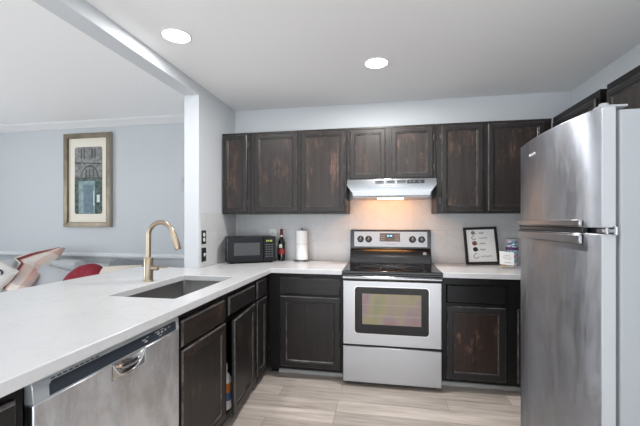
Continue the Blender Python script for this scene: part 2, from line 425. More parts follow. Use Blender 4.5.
# ------------------------------------------------------------ cabinets
def door(name, parent, x0, x1, z0, z1, fm, pmt, y=0.0, t=.02, rail=.037, ch=.007, hinge=None, tilt=None, label=None):
    """raised frame with a recessed panel as sub-part; front looks along -y of the parent"""
    def ring(i, yy): return [(x0 + i, yy, z0 + i), (x1 - i, yy, z0 + i), (x1 - i, yy, z1 - i), (x0 + i, yy, z1 - i)]
    f = MB()
    f.rings([ring(0, y), ring(0, y - t + ch), ring(ch, y - t), ring(rail, y - t), ring(rail + .004, y - t + .004), ring(rail + .009, y - t + .004),
             ring(rail + .015, y - t + .010), ring(rail + .015, y - .003)], capa=False, capb=False)
    f.rings([ring(0, y), ring(rail + .015, y)], capa=False, capb=False)
    f.bm.faces.ensure_lookup_table()
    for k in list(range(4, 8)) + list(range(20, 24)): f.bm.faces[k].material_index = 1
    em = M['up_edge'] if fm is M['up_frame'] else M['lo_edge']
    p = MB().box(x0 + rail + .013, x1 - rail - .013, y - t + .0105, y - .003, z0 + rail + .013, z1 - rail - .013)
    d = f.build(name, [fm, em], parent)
    pb = p.build('door_panel', pmt, d)
    if hinge:
        xh = x0 - .006 if hinge == 'l' else x1 + .006
        for zz in (z0 + .09, z1 - .09):
            h = MB().lathe([(.0, -.02), (.006, -.019), (.006, .019), (.0, .02)], (xh, y - .012, zz), 10)
            h.box(xh - .011, xh + .011, y - .010, y + .0, zz - .026, zz + .026)
            h.build('hinge', M['hinge'], d, smooth=True)
    if label: d['label'] = label
    return d
def drawer(name, parent, x0, x1, z0, z1, mt, y=0.0, t=.02, ch=.009, label=None):
    def ring(i, yy): return [(x0 + i, yy, z0 + i), (x1 - i, yy, z0 + i), (x1 - i, yy, z1 - i), (x0 + i, yy, z1 - i)]
    d = MB().rings([ring(0, y), ring(0, y - t + ch), ring(ch, y - t)])
    d.bm.faces.ensure_lookup_table()
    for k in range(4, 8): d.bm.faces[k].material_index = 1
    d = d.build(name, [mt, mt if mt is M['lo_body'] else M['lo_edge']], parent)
    if label: d['label'] = label
    return d

# upper units on the back wall; root at the left bottom front of the carcass, doors proud of y=0
UZ0, UZ1, UY = 1.372, 2.135, -.31
def upper(label, x0, x1, doors, z0=UZ0, group=None, depth=.308, bm=None):
    t = thing('wall_cabinet', label, 'cabinet', (x0, UY, z0))
    h = UZ1 - z0; wd = x1 - x0
    MB().box(.001, wd - .001, 0, depth, 0, h).build('body', M['up_frame'], t, bevel=.0015)
    MB().box(.001, wd - .001, -.004, 0, h - .016, h).build('top_moulding', M['up_frame'], t)
    for (a, b_, hg) in doors:
        door('door', t, a - x0, b_ - x0, .016 if z0 < 1.5 else .02, h - .022, M['up_frame'], M['up_panel'], hinge=hg)
    return t
upper('narrow dark one-door wall cabinet in the corner against the left wall', XL + .006, -.905, [(-1.176, -.938, 'r')])
upper('wide two-door dark wall cabinet above the wine bottle and paper towels', -.903, -.002, [(-.862, -.452, None), (-.418, -.020, 'r')])
hc = upper('short two-door dark wall cabinet directly above the range hood', 0, .764, [(.030, .338, 'l'), (.388, .738, 'r')], z0=1.655)
upper('two-door dark wall cabinet above the framed coffee print, right of the hood', .766, 1.659, [(.806, 1.138, 'l'), (1.176, 1.60, None)])

# units along the right wall, doors towards -x
def upper_right(label, y0, y1, z0, doors):
    t = thing('wall_cabinet', label, 'cabinet', (1.661, y0, z0), R(-90))
    wd = y0 - y1; h = UZ1 - z0
    MB().box(.0, wd, 0, .283, 0, h).build('body', M['lo_body'], t, bevel=.0015)
    for a, b_ in doors: door('door', t, a, b_, .018, h - .05, M['lo_frame'], M['up_panel'])
    return t
upper_right('dark wall cabinet on the right wall between the corner and the cabinet over the refrigerator', -.332, -.955, UZ0, [(.03, .60)])
upper_right('dark wall cabinet mounted over the top of the refrigerator', -1.022, -1.99, 1.80, [(.025, .455), (.485, .94)])

# base units on the back wall
BY = -.60
def base_back(label, x0, x1, parts):
    t = thing('base_cabinet', label, 'cabinet', (x0, BY, 0))
    wd = x1 - x0
    bd = MB().box(0, wd, 0, .59, .078, .873).box(.0, wd, .10, .59, 0, .078).build('body', M['lo_body'], t, bevel=.0015)
    for k, a, b_, z0, z1, fm, pmt, lab in parts:
        if k == 'drawer': drawer('drawer', t, a - x0, b_ - x0, z0, z1, fm, label=lab)
        else: door('door', t, a - x0, b_ - x0, z0, z1, fm, pmt, rail=.042, label=lab)
    return t
base_back('black base cabinet with drawer and door, left of the range under the paper towels', -.632, -.004,
          [('drawer', -.526, -.024, .700, .838, M['lo_drawer'], None, None), ('door', -.526, -.024, .098, .682, M['lo_frame'], M['lo_panel'], None)])
base_back('black base cabinet with a scuffed brown door, between range and refrigerator', .767, 1.66,
          [('drawer', .796, 1.226, .678, .818, M['lo_body'], None, None),
           ('door', .800, 1.222, .098, .655, M['lo_frame'], M['worn_panel'], 'scuffed reddish brown door'), ('door', 1.30, 1.62, .098, .655, M['lo_frame'], M['lo_panel'], None)])

# peninsula units, fronts towards +x : root rotated 90 degrees, local x runs away from the camera
PX = -.638
def base_pen(label, y0, y1, parts, body=True):
    t = thing('base_cabinet', label, 'cabinet', (PX, y0, 0), R(90))
    wd = y1 - y0
    if body:
        MB().box(0, wd, 0, .553, .078, .872).box(0, wd, .056, .553, 0, .078).build('body', M['lo_body'], t, bevel=.0015)
    for k, a, b_, z0, z1, fm, pmt in parts:
        if k == 'drawer': drawer('drawer', t, a - y0, b_ - y0, z0, z1, fm)
        else: door('door', t, a - y0, b_ - y0, z0, z1, fm, pmt, rail=.045)
    return t
base_pen('black base cabinet at the near end of the peninsula, left of the dishwasher', -3.10, -2.644,
         [('drawer', -3.06, -2.672, .70, .838, M['lo_drawer'], None), ('door', -3.06, -2.672, .10, .68, M['lo_frame'], M['lo_panel'])])
base_pen('narrow black base cabinet in the inner corner beyond the sink cabinet', -.935, -.604,
         [('drawer', -.90, -.678, .708, .842, M['lo_drawer'], None), ('door', -.90, -.678, .10, .690, M['lo_frame'], M['lo_panel'])])
# sink cabinet: open carcass, its far door stands ajar
t = thing('base_cabinet', 'dark brown sink cabinet with two drawer fronts and one door standing ajar', 'cabinet', (PX, -1.925, 0), R(90))
wd = .988
c = MB()
c.box(0, .018, .02, .60, .078, .872).box(wd - .018, wd, .02, .60, .078, .872).box(.018, wd - .018, .02, .60, .078, .098).box(.018, wd - .018, .582, .60, .098, .872)
c.box(0, wd, .056, .075, 0, .078)
c.box(0, .03, 0, .02, .078, .872).box(wd - .03, wd, 0, .02, .078, .872).box(.465, .53, 0, .02, .078, .872)
for a, b_ in ((.03, .465), (.53, wd - .03)):
    c.box(a, b_, 0, .02, .078, .098); c.box(a, b_, 0, .02, .675, .71); c.box(a, b_, 0, .02, .835, .872)
c.build('body', M['lo_body'], t)
drawer('drawer', t, .018, .480, .702, .832, M['worn_drawer'], label='worn brown drawer front above the near door')
drawer('drawer', t, .532, .992 - .015, .716, .832, M['lo_drawer'])
door('door', t, .018, .490, .100, .686, M['worn_frame'], M['lo_panel'], rail=.045)
d2 = door('door', t, -.46, 0, .100, .692, M['lo_frame'], M['lo_panel'], y=-.001, rail=.045, label='sink cabinet door standing ajar')
d2.location = (.985, 0, 0); d2.rotation_euler = (0, 0, R(4.6))
# bottle inside the open sink cabinet
b = thing('cleaner_bottle', 'white cleaner bottle with orange and blue label inside the ajar sink cabinet', 'bottle', (-.684, -1.315, .0985))
MB().lathe([(0, 0), (.036, 0), (.04, .006), (.04, .19), (.030, .215), (.014, .235), (.014, .25), (0, .25)], seg=20).build('bottle_body', M['white'], b, smooth=True)
mb = MB(); mb.lathe([(.0408, .06), (.0408, .11)], seg=20); mb.m = 1; mb.lathe([(.0408, .11), (.0408, .17)], seg=20)
mb.build('paper_label', [M['bluelab'], M['orange']], b, smooth=True)
MB().lathe([(0, .25), (.017, .25), (.016, .285), (0, .287)], seg=16).build('cap', M['silverfoil'], b, smooth=True)

# ------------------------------------------------------------ worktops and sink
SX0, SX1, SY0, SY1 = -1.108, -.715, -1.825, -1.105
xs = [-1.75, -1.186, SX0, SX1, -.593, -.004]; ys = [-3.14, SY0, SY1, YP - .002, -.645, -.009]
def keep(x, y):
    if SX0 < x < SX1 and SY0 < y < SY1: return False
    if x < -1.186: return y < YP - .002
    if x > -.593: return y > -.645
    return True
tag(MB().grid(xs, ys, keep, .874, .914).build('countertop', M['quartz'], loc=(-1, -1.5, .874), bevel=.004, seg=2),
    'long white quartz worktop on the peninsula, with sink cutout, turning along the back wall', 'countertop')
tag(MB().box(.767, 1.94, -.645, -.009, .874, .914).build('countertop', M['quartz'], loc=(1.3, -.3, .874), bevel=.004),
    'short white quartz worktop between the range and the refrigerator', 'countertop')
s = thing('kitchen_sink', 'rectangular undermount stainless steel sink set in the peninsula worktop', 'sink', (-.91, -1.465, .66), world=True)
def rr(x0, x1, y0, y1, r, z, n=5):
    pts = []
    for cx_, cy_, a0 in ((x1 - r, y1 - r, 0), (x0 + r, y1 - r, 90), (x0 + r, y0 + r, 180), (x1 - r, y0 + r, 270)):
        for k in range(n + 1):
            a = R(a0 + 90 * k / n); pts.append((cx_ + r * math.cos(a), cy_ + r * math.sin(a), z))
    return pts
e = .004
MB().rings([rr(SX0 - .012, SX1 + .012, SY0 - .012, SY1 + .012, .03, .8735), rr(SX0 - e, SX1 + e, SY0 - e, SY1 + e, .022, .8735), rr(SX0 + e, SX1 - e, SY0 + e, SY1 - e, .03, .70),
            rr(SX0 + .03, SX1 - .03, SY0 + .03, SY1 - .03, .03, .678)], capa=False).build('basin', M['sink'], s, smooth=True, angle=50)
MB().lathe([(.048, .6785), (.05, .682), (.04, .683), (.036, .680), (0, .679)], (-.93, -1.40, 0), 24).build('drain', M['chrome'], s, smooth=True)

# faucet
f = thing('faucet', 'tall champagne bronze gooseneck kitchen faucet beside the sink', 'faucet', (-1.185, -1.385, .914))
MB().lathe([(0, 0), (.031, 0), (.031, .005), (.0285, .008), (.0285, .150), (.026, .154), (0, .155)], seg=28).build('faucet_base', M['bronze'], f, smooth=True)
pts = [(0, 0, .15), (0, 0, .22), (0, 0, .27)]
rad = .088
for k in range(0, 17):
    a = R(180 - 165 * k / 16)
    pts.append((rad + rad * math.cos(a), .0, .295 + rad * math.sin(a)))
MB().tube(pts, .0155, 16).build('spout', M['bronze'], f, smooth=True)
ex = Vector(pts[-1]); dr = (Vector(pts[-1]) - Vector(pts[-2])).normalized()
MB().tube([ex - dr * .004, ex, ex + dr * .02, ex + dr * .095, ex + dr * .11, ex + dr * .118], [.0155, .0185, .0190, .0215, .0215, .018], 20).build('spray_head', M['bronze'], f, smooth=True)
MB().tube([(.02, .0, .085), (.062, .012, .085)], .016, 16).build('valve_hub', M['bronze'], f, smooth=True, bevel=.002)
MB().tube([(.06, .012, .088), (.075, .016, .09), (.125, .030, .094)], [.006, .0055, .0045], 10).build('handle', M['bronze'], f, smooth=True)

# ------------------------------------------------------------ dishwasher
d = thing('dishwasher', 'stainless steel dishwasher with dark control strip built in under the peninsula', 'dishwasher', (PX, -2.632, 0), R(90))
W = .695
MB().box(.004, W - .004, .012, .58, .09, .868).box(.01, W - .01, .06, .58, 0, .09).build('tub', M['blackplas'], d)
# door panel with scooped handle pocket: shell built from cells round the pocket
pk0, pk1 = .285, .455
dm = MB(); dm.grid([0, pk0, pk1, W], [.095, .740, .8], lambda a, b_: not (pk0 < a < pk1 and b_ > .740), 0, .032)
dm.xform(Matrix(((1, 0, 0, 0), (0, 0, -1, .012), (0, 1, 0, 0), (0, 0, 0, 1))))
dm.build('door_panel', M['dish'], d, bevel=.004)
pc = MB()
n = 14; prof = []
for i in range(n + 1):
    u = i / n; x = pk0 + (pk1 - pk0) * u
    e_ = (1 - abs(2 * u - 1) ** 3.0)
    prof.append((x, e_))
ringsA = []
for (zf, yf) in ((.0, 0), (.28, .002), (.6, .012), (1, .030)):
    ringsA.append([(x, -.0205 + yf * ee ** .5, .800 - .058 * (1 - zf) * ee - .0005) for x, ee in prof])
pc.rings(ringsA, close=False, capa=False, capb=False)
pc.rings([[(x, -.0195,   .7985 - .058 * ee) for x, ee in prof], [(x, -.0195, .7395) for x, ee in prof]], close=False, capa=False, capb=False)
lip = [(x, -.0215, .797 - .057 * ee) for x, ee in prof]
pc.tube(lip, .0045, 8)
pc.build('handle_pocket', M['chrome'], d, smooth=True, angle=60)
ct = MB().prism([(.012, .800), (-.020, .800), (-.016, .850), (-.010, .862), (.012, .862)], 0, W, 'yz')
ctr = ct.build('control_fascia', M['dwtrim'], d, bevel=.002)
def fy(z): return -.0200 + (z - .80) * .08
def fpoly(poly, dy=.0012): return [(x, fy(z) - dy, z) for x, z in poly]
rect = [(.048, .806), (W - .032, .806), (W - .026, .812), (W - .026, .842), (W - .032, .846), (.058, .846), (.048, .836)]
MB().rings([fpoly(rect, -.003), fpoly(rect)]).build('control_panel', M['bluegrey'], ctr)
for (a, z, w_, h_) in [(.44, .828, .02, .004), (.465, .833, .015, .003), (.455, .818, .016, .006), (.52, .835, .03, .003), (.555, .838, .025, .003), (.535, .824, .014, .008), (.56, .824, .012, .008), (.585, .826, .01, .008), (.61, .832, .016, .003), (.545, .815, .02, .003)]:
    MB().rings([fpoly([(a, z), (a + w_, z), (a + w_, z + h_), (a, z + h_)], .0008), fpoly([(a, z), (a + w_, z), (a + w_, z + h_), (a, z + h_)], .0018)]).build('control_icon', M['papergrey'], ctr)
vt = MB()
for k in range(9):
    a = .055 + k * .020
    q = [(a, .8495), (a + .013, .8495), (a + .013, .8525), (a, .8525)]
    vt.rings([fpoly(q, -.004), fpoly(q, .001)])
vt.build('vent_slots', M['ink'], ctr)

# ------------------------------------------------------------ range
g = thing('range', 'freestanding stainless steel electric range with black glass cooktop', 'stove', (.381, -.35, 0), world=True)
x0, x1 = .004, .758
MB().box(x0, x1, -.625, -.03, .03, .895).box(x0 + .03, x1 - .03, -.59, -.06, 0, .03).build('body', M['blackenam'], g, bevel=.002)
# storage drawer
MB().box(x0, x1, -.662, -.627, .035, .318).build('drawer', M['steel'], g, bevel=.006)
# oven door
ov = MB().box(x0, x1, -.662, -.627, .330, .838).build('oven_door', M['steel'], g, bevel=.006)
def rrect(x0, x1, z0, z1, r, y, n=5):
    return [(p[0], y, p[1]) for p in [(q[0], q[1]) for q in rr(x0, x1, z0, z1, r, 0, n)]]
MB().rings([rrect(.100, .662, .424, .788, .025, -.661), rrect(.100, .662, .424, .788, .025, -.6645), rrect(.105, .657, .429, .783, .022, -.666)]).build('window_surround', M['blackgloss'], ov)
MB().rings([rrect(.093, .669, .417, .795, .03, -.661), rrect(.093, .669, .417, .795, .03, -.6635), rrect(.1, .662, .424, .788, .025, -.6635)], capb=False).build('window_trim', M['chrome'], ov)
wn = MB().box(.158, .606, -.667, -.6655, .498, .737).build('oven_window', M['ovenglass'], ov)
rk = MB()
for zz in (.56, .57, .65): rk.box(.16, .604, -.6674, -.6668, zz, zz + .0018)
rk.build('rack_wires', M['dsteel'], wn)
# full width handle strip along the top of the door
MB().prism([(-.664, .848), (-.690, .849), (-.698, .857), (-.697, .870), (-.688, .878), (-.664, .878)], x0 + .002, x1 - .002, 'yz').build('door_handle', M['steel_h'], ov, bevel=.003)
# cooktop
ck = MB().box(x0 - .004, x1 + .004, -.672, -.10, .884, .916)
MB().box(-.001, .763, -.672, -.645, .880, .9).build('front_rail', M['blackenam'], g, bevel=.004)
ck.build('cooktop', M['blackgloss'], g, bevel=.006)
for (cx_, cy_, r_) in ((.20, -.52, .105), (.56, -.52, .085), (.20, -.26, .080), (.56, -.26, .105)):
    MB().rings([[(cx_ + rr_ * math.cos(2 * math.pi * k / 40), cy_ + rr_ * math.sin(2 * math.pi * k / 40), zz) for k in range(40)] for rr_, zz in ((r_ + .002, .9162), (r_ + .002, .9168), (r_ - .001, .9168), (r_ - .001, .9162))], capa=False, capb=False).build('burner_ring', M['gasket'], g)
# backguard
bgd = MB().prism([(-.012, .90), (-.105, .90), (-.100, .965), (-.072, 1.03), (-.058, 1.045), (-.052, 1.222), (-.012, 1.222)], x0 + .004, x1 - .004, 'yz').build('backguard', M['blackenam'], g, bevel=.006)
sty = lambda z: -.058 + (z - 1.045) * (.006 / .177)
def plate(xa, xb, za, zb, th, nm, mt, par, base=0.0):
    return MB().rings([[(xa, sty(za) - base, za), (xb, sty(za) - base, za), (xb, sty(zb) - base, zb), (xa, sty(zb) - base, zb)],
                       [(xa, sty(za) - base - th, za), (xb, sty(za) - base - th, za), (xb, sty(zb) - base - th, zb), (xa, sty(zb) - base - th, zb)]]).build(nm, mt, par, bevel=.001)
pl = plate(.045, .722, 1.062, 1.205, .004, 'control_plate', M['plate'], bgd)
ds = plate(.287, .475, 1.112, 1.190, .003, 'display', M['gasket'], bgd, .004)
plate(.350, .405, 1.150, 1.182, .0012, 'display_glass', M['blackgloss'], ds, .007)
dg = MB()
for k, a in enumerate((.357, .368, .384, .394)):
    yy = sty(1.166) - .0083
    dg.box(a, a + .007, yy - .0006, yy, 1.158, 1.174)
dg.build('clock_digits', M['blueled'], ds)
for a in (.30, .32, .43, .45): 
    for z in (1.125, 1.145, 1.165): MB().box(a, a + .012, sty(z) - .0083, sty(z) - .006, z, z + .007).build('button', M['papergrey'], ds)
for kx in (.106, .182, .588, .670):
    kb = MB().lathe([(0, 0), (.031, 0), (.031, .006), (.026, .008), (.022, .026), (.018, .029), (0, .029)], (kx, sty(1.133) - .004, 1.133), 24, 'y').build('knob', M['knob'], bgd, smooth=True)
    MB().box(kx - .0015, kx + .0015, sty(1.133) - .0345, sty(1.133) - .033, 1.136, 1.152).build('pointer_mark', M['white'], kb)
lg = MB()
path = [(.345 + .09 * i / 24, sty(1.088) - .0045, 1.086 + .005 * math.sin(i * 1.7) * (1 if i % 5 else 1.6)) for i in range(25)]
lg.tube(path, .0011, 5); lg.build('logo_script', M['label_red'], bgd)
# small round sticker at the right of the backguard
MB().lathe([(0, 0), (.017, 0), (.017, .0015), (0, .0015)], (.695, -.0867, 1.003), 20, 'y').build('badge', M['papergrey'], bgd)

# ------------------------------------------------------------ range hood
h = thing('range_hood', 'stainless steel under-cabinet range hood over the range', 'range hood', (.381, -.25, 1.5), world=True)
hs = [(-.010, 1.652), (-.475, 1.652), (-.505, 1.645), (-.505, 1.598), (-.455, 1.522), (-.440, 1.510), (-.010, 1.510)]
def hslab(z, y, xa, xb): return [(xa, -.010, z), (xb, -.010, z), (xb, y, z), (xa, y, z)]
a_, b_ = .020, .744
hb = MB()
hb.rings([hslab(1.654, -.495, a_, b_), hslab(1.600, -.505, a_, b_), hslab(1.540, -.496, a_ + .044, b_ - .044), hslab(1.512, -.492, a_ + .046, b_ - .046)])
hb.build('shell', M['steel_h'], h, bevel=.003)
MB().box(.07, .694, -.44, -.03, 1.505, 1.512).build('grease_filter', M['dsteel'], h)
vs_ = MB()
for k in range(3):
    for j in range(5):
        xa = .255 + k * .088; zz = 1.6135 + j * .0055
        vs_.box(xa, xa + .070, -.5062 + (1.62 - zz) * -.0 + .0015, -.496, zz, zz + .0032)
vs_.xform(Matrix.Translation((0, .0, 0))).build('vent_slots', M['gasket'], h)
cp = MB().box(.512, .648, -.5065, -.495, 1.612, 1.640).build('control_strip', M['blackplas'], h, bevel=.001)
for xa in (.525, .555, .60): MB().box(xa, xa + .02, -.509, -.505, 1.620, 1.632).build('switch', M['gasket'], cp, bevel=.001)
MB().box(.27, .49, -.36, -.28, 1.497, 1.505).build('lamp_lens', M['hoodlamp'], h)
MB().box(.25, .51, -.486, -.41, 1.500, 1.507).build('light_bracket', M['steel_h'], h)
area('hood_lamp', (.36, -.30, 1.495), (R(42), 0, 0), .46, .09, 2.8, (1, .39, .09))

# raw warm edges of the neighbouring cabinets beside the hood
# ------------------------------------------------------------ refrigerator
FX, FN, FF = 1.060, -2.066, -1.335
r = thing('refrigerator', 'tall stainless steel top-freezer refrigerator at the right edge of the kitchen', 'refrigerator', (1.48, -1.7, 0), world=True)
MB().box(1.125, 1.925, FN + .002, FF - .002, .03, 1.692).box(1.16, 1.90, FN + .02, FF - .02, 0, .03).build('cabinet', M['fr_side'], r, bevel=.006)
def fdoor(z0, z1, name):
    n = 18; poly = []
    for i in range(n + 1):
        u = -1 + 2 * i / n; y = (FN + FF) / 2 + u * (FF - FN) / 2
        bow = .034 * (1 - u * u); x = FX - bow
        edge = max(0, (abs(u) - .955) / .045); x += .008 * edge * edge
        poly.append((x, y))
    poly += [(FX + .052, FF), (FX + .052, FN)]
    bm_ = MB().prism(poly, z0, z1, 'xy')
    o = bm_.build(name, [M['fridge'], M['fr_edge']], r, bevel=.003)
    for p in o.data.polygons:
        if abs(p.normal.y) > .8 or abs(p.normal.z) > .9 or p.normal.x > .5: p.material_index = 1
    return o
fz = fdoor(1.283, 1.702, 'freezer_door'); fd = fdoor(.06, 1.262, 'refrigerator_door')
MB().box(FX + .052, 1.126, FN + .012, FF - .012, .06, 1.262).box(FX + .052, 1.126, FN + .012, FF - .012, 1.283, 1.690).build('gasket', M['gasket'], r)
MB().box(FX + .012, 1.12, FN + .02, FF - .02, 1.262, 1.283).build('door_gap_seal', M['blackplas'], r)
def bar(za, zb, off, name, mt, par, ya=FF - .03, yb=FN + .075, th=.012):
    poly1, poly2 = [], []
    for i in range(15):
        y = ya + (yb - ya) * i / 14; u = (y - (FN + FF) / 2) / ((FF - FN) / 2); x = FX - .034 * (1 - u * u) - off
        poly1.append((x, y)); poly2.append((x + th, y))
    return MB().prism(poly1 + poly2[::-1], za, zb, 'xy').build(name, mt, par, bevel=.003)
hz = bar(1.288, 1.312, .014, 'freezer_handle', M['handle'], fz)
bar(1.284, 1.290, .012, 'handle_return', M['handle'], hz, th=.03)
hd = bar(1.222, 1.256, .014, 'refrigerator_handle', M['handle'], fd)
bar(1.256, 1.262, .010, 'handle_return', M['dsteel'], hd, th=.03)
bar(1.263, 1.283, .004, 'handle_recess', M['blackplas'], fd, th=.02)
# centre hinge and top hinge on the near side
MB().box(FX + .006, 1.108, FN - .008, FN + .03, 1.266, 1.279).lathe([(0, 1.258), (.008, 1.258), (.008, 1.288), (0, 1.288)], (1.108, FN - .006, 0), 14).lathe([(0, 1.261), (.006, 1.261), (.006, 1.285), (0, 1.285)], (1.08, FN - .006, 0), 12).build('center_hinge', M['handle'], r, bevel=.0015)
MB().box(FX + .01, 1.155, FN + .012, FN + .06, 1.704, 1.712).lathe([(0, 1.70), (.014, 1.70), (.014, 1.722), (0, 1.722)], (FX + .032, FN + .034, 0), 14).build('top_hinge', M['fr_side'], r, bevel=.0015)
lgp = [(FX - .0265 - .003 * i / 16, -1.545 - .085 * i / 16, 1.627 + .006 * math.sin(i * 1.9)) for i in range(17)]
MB().tube([(FX - .034 * (1 - ((y - (FN + FF) / 2) / ((FF - FN) / 2)) ** 2) - .0006, y, z) for _, y, z in lgp], .0016, 5).build('logo_script', M['white'], fz)

# ------------------------------------------------------------ ceiling lights
def downlight(x, y, label, watts):
    t = thing('recessed_light', label, 'ceiling light', (x, y, CE), group=None)
    MB().lathe([(.080, -.004), (.086, -.006), (.090, -.002), (.090, -.0002), (.080, -.0002)], seg=40, caps=False).build('trim_ring', M['trimw'], t, smooth=True)
    MB().lathe([(0, -.0045), (.0795, -.0035), (.0795, -.0015), (0, -.0015)], seg=40).build('lens', M['lamp'], t)
    area('recessed_lamp', (x, y, CE - .012), (0, 0, 0), .14, .14, watts, (1, .985, .96), 'DISK')
    return t
downlight(-.934, -1.465, 'round recessed ceiling light near the header beam, above the sink', 8)
downlight(.272, -.868, 'round recessed ceiling light in front of the range hood', 22)
downlight(.45, -2.75, 'added round recessed fill light above the open kitchen floor, out of view', 8)  # unseen light added to brighten the right wall and the back of the kitchen

# ------------------------------------------------------------ microwave
MA = R(30)
mw = thing('microwave', 'black countertop microwave set diagonally in the left corner of the worktop', 'microwave', (-1.066, -.462, .914), MA)
mwW, mwD, mwH = .445, .235, .236
z0 = .012
MB().box(0, mwW, .02, mwD, z0, z0 + mwH).build('body', M['mwbody'], mw, bevel=.006)
for (fx, fy_) in ((.04, .05), (mwW - .04, .05), (.04, mwD - .05), (mwW - .04, mwD - .05)):
    MB().lathe([(.014, 0), (.016, z0 + .002)], (fx, fy_, 0), 12).build('foot', M['knob'], mw)
md = MB().box(.002, .325, -.002, .019, z0 + .002, z0 + mwH - .002).build('door', M['mwfront'], mw, bevel=.004)
MB().box(.055, .292, -.0036, .0, z0 + .062, z0 + .178).build('door_window', M['mwglass'], md, bevel=.001)
mc = MB().box(.328, mwW - .002, -.002, .019, z0 + .002, z0 + mwH - .002).build('control_panel', M['mwfront'], mw, bevel=.003)
k = MB()
for a in (.352, .366, .384, .398): k.box(a, a + .009, -.0032, -.001, z0 + .186, z0 + .202)
k.build('clock_digits', M['greenled'], mc)
k = MB()
for j in range(6):
    for i in range(3): k.box(.347 + i * .026, .347 + i * .026 + .017, -.0032, -.001, z0 + .045 + j * .022, z0 + .045 + j * .022 + .007)
k.build('keypad', M['gasket'], mc)
k = MB()
for j in range(7): k.box(-.0015, .002, .07 + j * .012, .075 + j * .012, z0 + .055, z0 + .19)
k.build('side_vents', M['ink'], mw)
MB().box(-.002, .002, .04, .044, z0 + .03, z0 + .21).build('side_seam', M['dsteel'], mw)

# ------------------------------------------------------------ wine bottle, towel holder, outlets
b = thing('wine_bottle', 'dark green wine bottle with red label beside the microwave', 'bottle', (-.668, -.10, .914))
MB().lathe([(0, .004), (.030, 0), (.036, .006), (.036, .165), (.034, .185), (.024, .208), (.0150, .228), (.0135, .25), (.0135, .262)], seg=28).build('bottle_glass', M['glassgreen'], b, smooth=True)
MB().lathe([(.0142, .235), (.0142, .295), (.0155, .297), (.0155, .308), (.0142, .312), (0, .3125)], seg=24).build('neck_foil', M['foil'], b, smooth=True)
lb = MB(); lb.lathe([(.0364, .072), (.0364, .118)], seg=28); lb.m = 1; lb.lathe([(.0366, .064), (.0366, .072)], seg=28); lb.lathe([(.0366, .118), (.0366, .122)], seg=28)
lb.build('paper_label', [M['label_red'], M['foil']], b, smooth=True)
MB().rings([[(.0375 * math.sin(R(a)), -.0375 * math.cos(R(a)), zz) for a in range(-26, 27, 4)] for zz in (.130, .165)], close=False, capa=False, capb=False).build('crest_label', M['cloth'], b, smooth=True)
MB().lathe([(.0150, .238), (.0150, .250)], seg=24).build('neck_band', M['cloth'], b, smooth=True)

p = thing('paper_towel_holder', 'upright steel paper towel holder on the back worktop, carrying the white roll', 'paper towel holder', (-.462, -.098, .914))
MB().lathe([(0, 0), (.078, 0), (.078, .008), (.072, .013), (0, .015)], seg=36).build('base', M['dsteel'], p, smooth=True)
MB().lathe([(.006, .014), (.006, .305), (.0, .306)], seg=12).build('post', M['dsteel'], p, smooth=True)
MB().lathe([(0, .304), (.009, .306), (.013, .314), (.011, .324), (.0, .328)], seg=16).build('finial', M['dsteel'], p, smooth=True)
pr = thing('paper_towel_roll', 'white paper towel roll with grey printed band on the upright holder', 'paper towel roll', (-.462, -.098, .9295))
mb = MB()
mb.lathe([(.019, 0), (.056, 0), (.058, .002), (.058, .281), (.056, .283), (.019, .283), (.019, 0)], seg=36)
mb.build('roll', M['paper'], pr, smooth=True)
for zz, s_ in ((.150, 1), (.158, .8), (.062, .5), (.226, .5)):
    mb = MB()
    for i in range(22):
        a = 2 * math.pi * i / 22
        c_ = Vector((math.cos(a) * .0583, math.sin(a) * .0583, zz)); tx = Vector((-math.sin(a), math.cos(a), 0))
        q = [c_ - tx * .005 * s_, c_ + Vector((0, 0, -.003 * s_)), c_ + tx * .005 * s_, c_ + Vector((0, 0, .003 * s_))]
        vv = [mb.bm.verts.new(x_) for x_ in q]; mb.bm.faces.new(vv)
    mb.build('printed_band', M['papergrey'], pr)

def outlet(label, matrix, plate_m, face_m, kind):
    t = thing('outlet' if kind != 'switch' else 'light_switch', label, 'outlet' if kind != 'switch' else 'switch', matrix.to_translation(), matrix.to_euler().z)
    MB().box(-.036, .036, -.006, 0, -.058, .058).build('cover_plate', plate_m, t, bevel=.002)
    if kind == 'duplex':
        for zz in (-.021, .021):
            o = MB().lathe([(0, 0), (.0165, 0), (.0165, .003), (.015, .004), (0, .004)], (0, -.006, zz), 20, 'y').build('receptacle', face_m, t, smooth=True)
            MB().box(-.007, -.005, -.0106, -.0095, zz - .002, zz + .007).box(.005, .007, -.0106, -.0095, zz - .002, zz + .007).build('slots', M['ink'], o)
    else:
        MB().box(-.0165, .0165, -.008, -.005, -.033, .033).build('rocker_frame', plate_m, t, bevel=.001)
        MB().prism([(-.008, -.016), (-.020, .006), (-.010, .012), (-.007, .012)], -.010, .010, 'yz').build('toggle', face_m, t, bevel=.001)
    return t
ml = lambda y, z: Matrix.Translation((XL + .008, y, z)) @ Matrix.Rotation(R(90), 4, 'Z')
outlet('black plate with white duplex outlet, upper of two on the left wall', ml(-.672, 1.168), M['blackplas'], M['white'], 'duplex')
outlet('black plate with white toggle switch, below the duplex outlet', ml(-.672, 1.020), M['blackplas'], M['white'], 'switch')
ow = outlet('white duplex outlet on the back tile between microwave and wine bottle', Matrix.Translation((-.785, -.008, 1.165)), M['white'], M['white'], 'duplex')
pg = thing('power_plug', 'black power plug in the white outlet behind the microwave', 'plug', (-.785, -.0125, 1.142))
MB().box(-.013, .013, -.028, 0, -.014, .014).build('plug_body', M['blackplas'], pg, bevel=.003)
MB().tube([(0, -.024, -.01), (.002, -.024, -.04), (.004, -.018, -.09), (.004, -.014, -.14)], .0035, 8).build('cord', M['blackplas'], pg, smooth=True)

